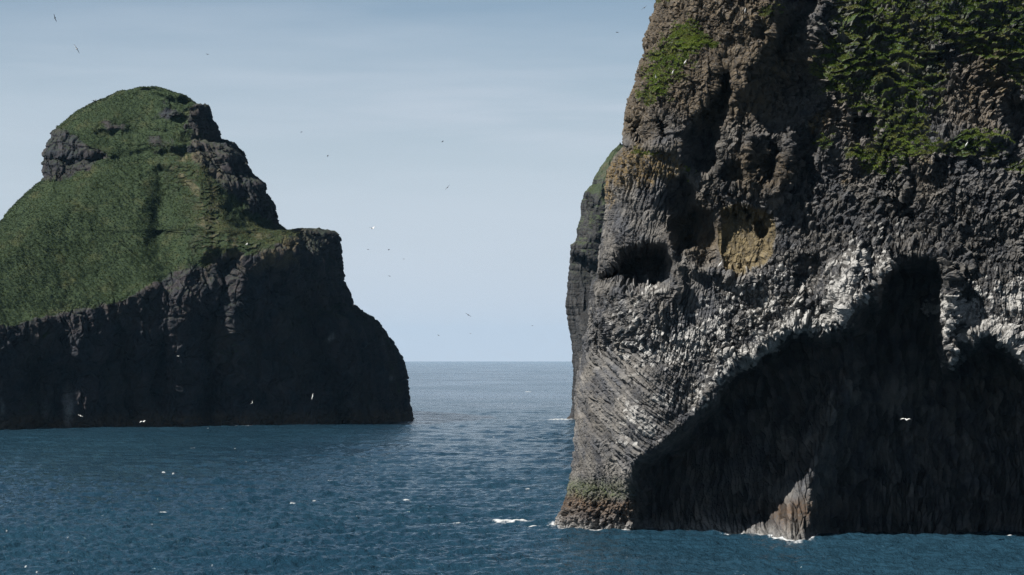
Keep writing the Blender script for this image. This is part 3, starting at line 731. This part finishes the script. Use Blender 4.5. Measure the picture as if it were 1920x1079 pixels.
def build_sea(cliff, isl):
    inv = np.linspace(1 / 150.0, 1 / SEA_END, 1150)
    ys = np.r_[-3000, -1500, -700, -300, -100, 0, 60, 100, 125, 1 / inv]
    t = np.r_[-3.0, -2, -1.4, -1, -0.75, -0.6, -0.5, -0.42, -0.36, np.linspace(-0.32, 0.32, 1500), 0.36, 0.42, 0.5, 0.6, 0.75, 1, 1.4, 2, 3.0]
    wy = np.maximum(np.abs(ys), 150.0)
    X = (t[None] * wy[:, None]).astype(F32); Y = np.broadcast_to(ys[:, None], X.shape).astype(F32)
    dx = (np.gradient(t)[None] * wy[:, None]).astype(F32); dy = np.broadcast_to(np.gradient(ys)[:, None], X.shape).astype(F32)
    H = np.zeros(X.shape, F32)
    r = np.random.default_rng(3)
    nW = 84
    for i in range(nW):
        lam = 0.55 * (16 / 0.55) ** (i / (nW - 1)) * r.uniform(0.92, 1.08)
        ang = math.radians(-78) + r.normal(0, 0.50)
        k = 2 * math.pi / lam; kx, ky = k * math.cos(ang), k * math.sin(ang)
        amp = 0.0105 * lam * (1.0 if lam < 1.8 else (1.8 / lam) ** 0.75)
        f = np.maximum(abs(kx) * dx, abs(ky) * dy * 0.55); f = 1 - sstep(0.8, 2.4, f)
        if f.max() <= 0: continue
        ph = kx * X + ky * Y + r.uniform(0, 7)
        H += amp * f * (1.2 - 2.4 * np.abs(np.sin(0.5 * ph)) ** 1.25)
    gust = fbm2(X / 60, Y / 130, 3, 301)
    H = H * (1.0 + 0.55 * gust)
    sig = 0.17
    # choppy crests
    H = H + 0.9 * H * np.abs(H) * (H > 0)
    # surface slicks and swell
    H += 0.16 * np.sin(0.16 * Y + 0.03 * X + 1.1 * noise2(X / 60, Y / 60, 305)) * (1 - sstep(0.8, 2.4, 0.16 * dy))
    foam = np.zeros(X.shape, F32); lift = np.zeros(X.shape, F32)
    fn = fbm2(X / 1.1, Y / 1.6, 3, 311); fn2 = fbm2(X / 0.32, Y / 0.8, 2, 315)
    for x, y, w, d, s in foam_px():
        j0, j1 = np.searchsorted(ys, [y - 4 * d, y + 4 * d]); i0 = np.searchsorted(t, (x - 3 * w) / (y + 4 * d) - .01); i1 = np.searchsorted(t, (x + 3 * w) / max(y - 4 * d, 1) + .01)
        j1 = max(j1, j0 + 2)
        sl = (slice(j0, j1), slice(i0, i1))
        yc = y + 0.4 * d * np.sin((X[sl] - x) / max(w, 0.5) * 1.7)
        g = np.exp(-((X[sl] - x) / w) ** 2 - ((Y[sl] - yc) / d) ** 2) * s
        foam[sl] = np.maximum(foam[sl], g)
        lift[sl] = np.maximum(lift[sl], g * min(0.35, 0.06 + 0.12 * d))
    foam = sstep(0.45, 0.95, foam + 0.5 * fn + 0.3 * fn2) * sstep(0.1, 0.4, foam)
    H = H + lift * (0.6 + 0.6 * np.clip(fn, -.5, .8))
    # wash round the near cliff: where its skin meets the water
    Q, front = cliff["Q"], cliff["front"]
    wl = []
    nfr = int(front[0].sum())
    for c in range(0, nfr, 3):
        z = Q[:, c, 2]; k = np.argmax(z < 0.12)
        if k > 0: wl.append(Q[k, c, :2])
    wl = np.array(wl); o = np.argsort(wl[:, 0]); wlx, wly = wl[o, 0], wl[o, 1]
    near = (X > wlx[0] - 12) & (X < wlx[-1]) & (Y > 255) & (Y < 310)
    xs = X[near]; yl = np.interp(xs, wlx, wly)
    d = yl - Y[near]                                      # metres in front of the rock
    dl = np.clip(wlx[0] - xs, 0, None)
    d = np.sqrt(np.where(dl > 0, (Y[near] - wly[0]) ** 2 * 0.4, d * d) + dl ** 2)
    px = CX + FOC * xs / Y[near]
    st = 0.55 * np.exp(-((px - 1470) / 55) ** 2) + 0.75 * np.exp(-((px - 1120) / 60) ** 2) + 0.5 * np.exp(-((px - 1330) / 60) ** 2) + 0.58 + 0.6 * np.exp(-((px - 1045) / 25) ** 2)
    wid = 1.7 + 1.2 * np.exp(-((px - 1500) / 50) ** 2) + 1.2 * np.exp(-((px - 1040) / 30) ** 2)
    fm = st * np.exp(-(d / wid)) + 0.32 * fn[near] + 0.12 * fn2[near]
    foam[near] = np.maximum(foam[near], sstep(0.5, 0.85, fm))
    Q, front = isl["Q"], isl["front"]; wl = []
    for c in range(0, int(front[0].sum()), 3):
        k = np.argmax(Q[:, c, 2] < 0.1)
        if k > 0: wl.append(Q[k, c, :2])
    wl = np.array(wl); o = np.argsort(wl[:, 0]); wlx, wly = wl[o, 0], wl[o, 1]
    near = (X > wlx[0]) & (X < wlx[-1] + 3) & (Y > 640) & (Y < 800)
    d = np.abs(np.interp(X[near], wlx, wly) - Y[near]); n = fbm2(X[near] / 14, Y[near] / 30, 3, 321)
    foam[near] = np.maximum(foam[near], 0.75 * sstep(0.5, 0.8, (0.55 + 0.9 * n) * np.exp(-d / 4.0) + 0.3 * fn[near]))
    foam = np.clip(foam, 0, 1)
    P = np.stack([X, Y, H], -1)
    m, tt = new_mat("sea_water")
    A = tt.n("ShaderNodeAttribute", attribute_name="foam")
    sa = tt.n("ShaderNodeSeparateColor"); tt.l(A.outputs["Color"], sa.inputs[0])
    n1 = tt.noise(1.3, 4, 0.6, stretch=(1, 0.55, 1)); n2 = tt.noise(5.5, 3, 0.6, stretch=(1, 0.6, 1)); n3 = tt.noise(0.012, 3, 0.5, stretch=(1, 0.35, 1))
    col = tt.mix(tt.ramp(n3, 0.35, 0.65), (0.008, 0.027, 0.046), (0.013, 0.038, 0.060))
    col = tt.mix(sa.outputs[1], col, (0.008, 0.036, 0.036))
    p = tt.n("ShaderNodeBsdfPrincipled"); tt.l(col, p.inputs["Base Color"]); p.inputs["IOR"].default_value = 1.33
    tt.l(tt.math('ADD', tt.math('MULTIPLY', tt.ramp(n3, 0.3, 0.7), 0.08), 0.06), p.inputs["Roughness"])
    b = tt.n("ShaderNodeBump"); b.inputs["Strength"].default_value = 1.0; b.inputs["Distance"].default_value = 0.36
    n4 = tt.noise(0.22, 3, 0.6, stretch=(0.8, 1, 1))
    b0 = tt.n("ShaderNodeBump"); b0.inputs["Strength"].default_value = 1.0; b0.inputs["Distance"].default_value = 0.9
    tt.l(n4, b0.inputs["Height"]); tt.l(b0.outputs[0], b.inputs["Normal"])
    tt.l(tt.math('ADD', n1, tt.math('MULTIPLY', n2, 0.34)), b.inputs["Height"]); tt.l(b.outputs[0], p.inputs["Normal"])
    fo = tt.n("ShaderNodeBsdfPrincipled"); fo.inputs["Base Color"].default_value = (0.46, 0.48, 0.49, 1); fo.inputs["Roughness"].default_value = 0.8
    mx = tt.n("ShaderNodeMixShader"); tt.l(sa.outputs[0], mx.inputs[0]); tt.l(p.outputs[0], mx.inputs[1]); tt.l(fo.outputs[0], mx.inputs[2])
    out = tt.n("ShaderNodeOutputMaterial"); tt.l(mx.outputs[0], out.inputs[0])
    nr, nc = X.shape
    me = make_mesh("sea", P.reshape(-1, 3), grid_faces(nr, nc, False), m, True)
    set_attr(me, "foam", np.stack([foam, np.clip(foam * 0, 0, 1)], -1))
    link(bpy.data.objects.new("sea", me), kind="structure")

# ================================================================== BIRDS
def bird_mesh(name, mats, dihedral, sweep, fold, droop=0.0, perched=False):
    """one continuous skin: a lofted body with beak, head and fan tail, wings grown out of its sides"""
    import bmesh
    bm = bmesh.new()
    st = [(-0.40, .004, .000, .004), (-0.36, .012, .0, .010), (-0.315, .035, .012, .034), (-0.27, .043, .016, .042), (-0.23, .038, .010, .038),
          (-0.16, .058, .0, .060), (-0.06, .078, -.004, .080), (0.06, .074, -.004, .074), (0.18, .048, .0, .044), (0.27, .034, .004, .022), (0.36, .062, .006, .010), (0.43, .070, .006, .005)]
    n = 12; rings = []
    for y, rx, cz, rz in st:
        rings.append([bm.verts.new((rx * math.cos(2 * math.pi * k / n), y, cz + rz * math.sin(2 * math.pi * k / n))) for k in range(n)])
    wing_faces = {}
    for i in range(len(rings) - 1):
        for k in range(n):
            k2 = (k + 1) % n
            side = 1 if k in (0, 11) else (-1 if k in (5, 6) else 0)
            if side and 5 <= i <= 6 and not perched:
                wing_faces.setdefault(side, []).append((i, k, k2)); continue
            f = bm.faces.new((rings[i][k], rings[i][k2], rings[i + 1][k2], rings[i + 1][k])); f.smooth = True
    bm.faces.new(rings[0]); bm.faces.new(rings[-1][::-1])
    if not perched:
        for s in (1, -1):
            # boundary of the opening left in the body side, front edge first
            kk = (11, 0, 1) if s == 1 else (7, 6, 5)      # low, middle, high
            hole = [rings[5][kk[0]], rings[5][kk[1]], rings[5][kk[2]], rings[6][kk[2]], rings[7][kk[2]], rings[7][kk[1]], rings[7][kk[0]], rings[6][kk[0]]]
            prev = hole
            for j, (u, ch, th) in enumerate(((0.10, .24, .026), (0.22, .24, .022), (0.34, .21, .018), (0.46, .16, .014), (0.57, .10, .010), (0.66, .03, .005))):
                inner = min(u, 0.30); outer = max(0, u - 0.30)
                x = inner * math.cos(dihedral) + outer * math.cos(dihedral - fold)
                z = 0.02 + inner * math.sin(dihedral) + outer * math.sin(dihedral - fold) - droop * outer
                yc = -0.03 - sweep * inner * 0.5 + sweep * outer * 0.9
                c = [(-ch * .5, -th * .3), (-ch * .55, 0.0), (-ch * .5, th), (0, th * 1.1), (ch * .45, th * .3), (ch * .5, 0), (ch * .45, -th * .3), (0, -th * .8)]
                ring = [bm.verts.new((s * (0.05 + x), yc + a, z + b)) for a, b in c]
                for q in range(8):
                    q2 = (q + 1) % 8
                    f = bm.faces.new((prev[q], prev[q2], ring[q2], ring[q])); f.smooth = True
                    if j >= 4: f.material_index = 1
                prev = ring
            bm.faces.new(prev)
    else:
        for v in bm.verts:      # sits upright on the rock
            y, z = v.co.y, v.co.z; a = math.radians(-52)
            v.co.y = y * math.cos(a) - z * math.sin(a); v.co.z = y * math.sin(a) + z * math.cos(a)
        for v in bm.verts: v.co.z *= 1.0
    bmesh.ops.recalc_face_normals(bm, faces=bm.faces[:])
    me = bpy.data.meshes.new(name); bm.to_mesh(me); bm.free()
    for mt in mats: me.materials.append(mt)
    return me

def feather(name, a, b):
    m, t = new_mat(name)
    n = t.noise(14, 3); c = t.mix(n, a, b)
    p = t.n("ShaderNodeBsdfPrincipled"); t.l(c, p.inputs["Base Color"]); p.inputs["Roughness"].default_value = 0.8
    o = t.n("ShaderNodeOutputMaterial"); t.l(p.outputs[0], o.inputs[0])
    return m

def build_birds(cliff):
    white = feather("white_feathers", (0.50, 0.50, 0.49), (0.62, 0.62, 0.60)); black = feather("black_feathers", (0.02, 0.02, 0.022), (0.04, 0.038, 0.036))
    grey = feather("grey_feathers", (0.10, 0.10, 0.11), (0.20, 0.20, 0.21))
    R = math.radians
    protos = {}
    for key, mats, dih, sw, fo, dr in (("dark_glide", (black, black), 8, .25, 14, 0), ("dark_up", (black, black), 34, .3, 30, 0), ("white_glide", (white, black), 6, .2, 16, 0),
                                       ("white_arch", (white, white), 24, .35, 52, .0), ("grey_glide", (grey, black), 10, .25, 20, 0), ("white_up", (white, grey), 38, .3, 25, 0)):
        protos[key] = bird_mesh("seabird", mats, R(dih), sw, R(fo), dr)
    perch = bird_mesh("seabird", (white, black), 0, 0, 0, 0, True)
    # px, py, wingspan in px, bank, heading, distance, kind, label
    L = [
     (103,34,11,-74,20,500,"dark_glide","dark bird banking steeply in the sky, highest over the grassy island"),
     (144,92,13.5,-60,10,450,"white_glide","white-bodied bird with dark wings tilted steeply above the island's left shoulder"),
     (177,190,9,25,50,600,"dark_up","dark bird with raised wings just touching the domed island's left skyline"),
     (389,102,5,5,70,900,"dark_glide","small dark bird in open sky above the right side of the island's summit"),
     (565,248,4.5,30,80,1000,"dark_glide","tiny dark bird in the sky right of the island's summit, upper of two there"),
     (615,293,4.5,80,70,1000,"dark_up","tiny dark bird above the flat rock shoulder of the island, lower right of another speck"),
     (830,266,4.5,45,60,950,"dark_up","tiny dark bird high in the gap, straight above the larger tilted bird"),
     (839,352,10,50,15,520,"dark_glide","clear dark bird with tilted spread wings in the middle of the sky gap"),
     (698,429,9,12,40,560,"white_up","white bird flying in the sky right of the island's flat shoulder"),
     (690,468,4,10,80,1100,"dark_glide","dark speck of a bird just below the white bird beside the island's shoulder"),
     (729,469,4,40,70,1100,"dark_up","dark speck of a bird level with another, right of the island's shoulder"),
     (757,486,3.5,0,60,1200,"grey_glide","faint grey speck of a bird, rightmost of the cluster beside the island's shoulder"),
     (730,518,5.5,-10,55,1000,"dark_glide","small dark bird, lowest of the cluster in the sky beside the island's cliff"),
     (664,572,4.5,20,40,680,"grey_glide","small bird skimming the notch on the island's right edge"),
     (878,591,9.5,-32,8,560,"dark_glide","slender dark bird gliding on a slant low above the horizon"),
     (822,629,5,-20,70,950,"dark_glide","small dark bird low over the horizon in the gap, nearest the island"),
     (882,626,3.5,0,80,1300,"grey_glide","faintest grey bird speck under the slanting bird above the horizon"),
     (998,611,3.5,15,70,1200,"dark_glide","tiny bird above the horizon, closest to the distant hazy cliff"),
     (1208,15,10,38,12,500,"dark_glide","dark bird flying with spread wings beside the near cliff's top edge"),
     (1157,61,5.5,4,60,800,"dark_glide","small dark bird in the sky left of the near cliff's top"),
     (586,744,10,82,35,470,"white_glide","brightest white bird with upright wings before the island's dark sea cliff"),
     (473,756,7.5,62,20,560,"white_up","small white bird slanting before the island's dark cliff, left of the brightest one"),
     (151,780,9,-22,20,500,"white_glide","white bird gliding low before the island's dark cliff at the far left"),
     (268,791,8,12,50,520,"white_arch","white bird skimming just above the water at the island's foot"),
     (334,668,4.5,0,45,620,"white_glide","small pale bird before the middle of the island's dark cliff"),
     (462,459,5,30,50,640,"white_up","small white bird over the pale grassy spine of the island"),
     (1699,787,17,-4,6,262,"white_arch","large white bird with arched wings gliding in the near cliff's black hollow"),
    ]
    for px, py, span, bank, head, dist, key, label in L:
        o = bpy.data.objects.new("seabird", protos[key])
        s = (span / FOC * dist) / (1.36 * max(0.28, abs(math.cos(R(head)))))
        s = min(s * 1.4, 1.5)
        y = (span / FOC) and dist
        o.location = ((px - CX) / FOC * y, y, EYE + (VP - py) / FOC * y)
        o.scale = (s, s, s)
        # heading turns about the vertical, bank about the line of flight, nose slightly up or down
        from mathutils import Matrix
        M = Matrix.Rotation(-R(bank), 4, 'Y') @ Matrix.Rotation(R(head), 4, 'Z') @ Matrix.Rotation(R(14), 4, 'X')
        o.rotation_euler = M.to_euler()
        link(o, label, "bird", "seabirds flying round the cliffs")
    Q, N = cliff["Q"], cliff["N"]; fr = cliff["front"] > 0
    PXp = CX + FOC * Q[..., 0] / Q[..., 1]; PYp = VP - FOC * (Q[..., 2] - EYE) / Q[..., 1]
    for px, py, head, label in ((1217,541,30,"white bird perched on the pale lip under the dark eye-like hollow"),
                          (1200,134,-40,"white bird perched on the left rim of the near cliff's upper grass patch"),
                          (1262,138,20,"white bird sitting in the middle of the near cliff's upper left grass patch"),
                          (1284,122,60,"white bird sitting right of another in the near cliff's upper left grass"),
                          (1230,149,-30,"lowest of the white birds sitting in the near cliff's upper left grass"),
                          (1399,26,10,"white bird on a ledge beside the ochre rock at the cliff's top"),
                          (1350,500,80,"white bird on the ledge below the smooth brown recess"),
                          (1678,21,-20,"white bird on a grassy ledge near the top of the cliff's green slope"),
                          (1812,276,40,"white bird on the grassy bulge at the cliff's right side"),
                          (1855,140,0,"white bird among ochre blocks near the cliff's right edge")):
        d = (PXp - px) ** 2 + (PYp - py) ** 2 - 30 * np.clip(N[..., 2], 0, 1)
        d = np.where(fr, d, 1e9); k = np.unravel_index(np.argmin(d), d.shape)
        o = bpy.data.objects.new("perched_seabird", perch); p = Q[k]
        o.location = (float(p[0]), float(p[1]) - 0.08, float(p[2]) + 0.24); o.rotation_euler = (0, 0, R(head)); o.scale = (1.0,) * 3
        link(o, label, "bird", "white seabirds perched on the near cliff")

# ================================================================== BUILD
cliff = build_near_cliff(); print("cliff", round(time.time() - T0, 1))
isl = build_island(); print("island", round(time.time() - T0, 1))
build_far_cliff()
build_sea(cliff, isl); print("sea", round(time.time() - T0, 1))
build_birds(cliff)

# haze: one closed box of thin air
HZ_TOP, HZ_BOT, HZ_R = 230.0, -8.0, SEA_END + 200
m, t = new_mat("haze")
pv = t.n("ShaderNodeVolumePrincipled"); pv.inputs["Color"].default_value = (0.34, 0.66, 1.0, 1); pv.inputs["Density"].default_value = 1.9e-5
pv.inputs["Anisotropy"].default_value = 0.15
o = t.n("ShaderNodeOutputMaterial"); t.l(pv.outputs[0], o.inputs["Volume"])
r = 3 * HZ_R
V = np.array([(x, y, z) for z in (HZ_BOT, HZ_TOP) for x, y in ((-r, -3300), (r, -3300), (r, HZ_R), (-r, HZ_R))], F32)
me = make_mesh("haze", V, [(3, 2, 1, 0), (4, 5, 6, 7), (0, 1, 5, 4), (1, 2, 6, 5), (2, 3, 7, 6), (3, 0, 4, 7)], m)
link(bpy.data.objects.new("haze", me), kind="stuff")

# sky: Nishita with thin cloud veils
sc = bpy.context.scene
w = bpy.data.worlds.new("World"); sc.world = w; w.use_nodes = True
t = NT(w.node_tree)
sky = t.n("ShaderNodeTexSky"); sky.sky_type = 'NISHITA'; sky.sun_disc = False
el = math.asin(SUN[2]); az = math.atan2(SUN[0], SUN[1])
sky.sun_elevation = el; sky.sun_rotation = az
sky.air_density = 1.0; sky.dust_density = 0.6; sky.ozone_density = 1.5
tc = t.n("ShaderNodeTexCoord"); sep = t.n("ShaderNodeSeparateXYZ"); t.l(tc.outputs["Generated"], sep.inputs[0])
cl = t.noise(1.6, 5, 0.5, vec=tc.outputs["Generated"], stretch=(2.2, 2.2, 14))
cl2 = t.noise(3.0, 4, 0.5, vec=tc.outputs["Generated"], stretch=(3, 3, 30))
veil = t.math('MULTIPLY', t.ramp(cl, 0.38, 0.72), 0.34)
veil = t.math('ADD', veil, t.math('MULTIPLY', t.ramp(cl2, 0.45, 0.80), 0.12))
low = t.math('SUBTRACT', 1.0, t.ramp(sep.outputs[2], 0.0, 0.19))
c = t.mix(low, t.mix(1.0, sky.outputs[0], (0.92, 0.985, 1.04), 'MULTIPLY'), (7.3, 8.3, 9.6))
k = t.math('ADD', t.math('MULTIPLY', t.math('SUBTRACT', 1.0, t.ramp(sep.outputs[2], 0.18, 0.58)), 0.68), 0.055)
kc = t.n("ShaderNodeCombineColor")
for i in range(3): t.l(k, kc.inputs[i])
c = t.mix(1.0, c, kc.outputs[0], 'MULTIPLY')
vk = t.math('SUBTRACT', 1.0, t.ramp(sep.outputs[2], 0.14, 0.4))
c = t.mix(t.math('MULTIPLY', veil, vk), c, (5.6, 6.25, 7.1))
band = t.math('MULTIPLY', t.math('SUBTRACT', 1.0, t.ramp(t.math('ABSOLUTE', t.math('SUBTRACT', sep.outputs[2], 0.103)), 0.0, 0.028)), t.ramp(sep.outputs[0], -0.16, 0.0))
band = t.math('MULTIPLY', band, t.math('MULTIPLY', t.ramp(cl2, 0.30, 0.62), 0.34))
c = t.mix(band, c, (5.8, 6.25, 7.1))
bg = t.n("ShaderNodeBackground"); t.l(c, bg.inputs[0]); bg.inputs[1].default_value = 0.055
o = t.n("ShaderNodeOutputWorld"); t.l(bg.outputs[0], o.inputs[0])

sl = bpy.data.lights.new("sun", 'SUN'); sl.energy = 5.0; sl.angle = math.radians(0.5); sl.color = (1.0, 0.955, 0.89)
so = bpy.data.objects.new("sun", sl); COL.objects.link(so)
from mathutils import Vector
so.rotation_euler = Vector(SUN).to_track_quat('Z', 'Y').to_euler()

cam = bpy.data.cameras.new("camera"); co = bpy.data.objects.new("camera", cam); COL.objects.link(co)
co.location = (0, 0, EYE); co.rotation_euler = (math.pi / 2, 0, 0)
cam.sensor_width = 36; cam.lens = FOC / 1920 * 36; cam.shift_y = (VP - 539.5) / 1920
cam.clip_start = 0.5; cam.clip_end = 60000
sc.camera = co
sc.view_settings.view_transform = 'Standard'; sc.view_settings.look = 'None'; sc.view_settings.gamma = 1; sc.view_settings.exposure = 1.0
sc.cycles.max_bounces = 5; sc.cycles.diffuse_bounces = 2; sc.cycles.glossy_bounces = 2; sc.cycles.volume_bounces = 0
sc.cycles.volume_step_rate = 10
sc.cycles.use_denoising = True; sc.cycles.denoiser = 'OPENIMAGEDENOISE'; sc.cycles.denoising_prefilter = 'NONE'; sc.cycles.denoising_input_passes = 'RGB_ALBEDO_NORMAL'
print("total", round(time.time() - T0, 1))
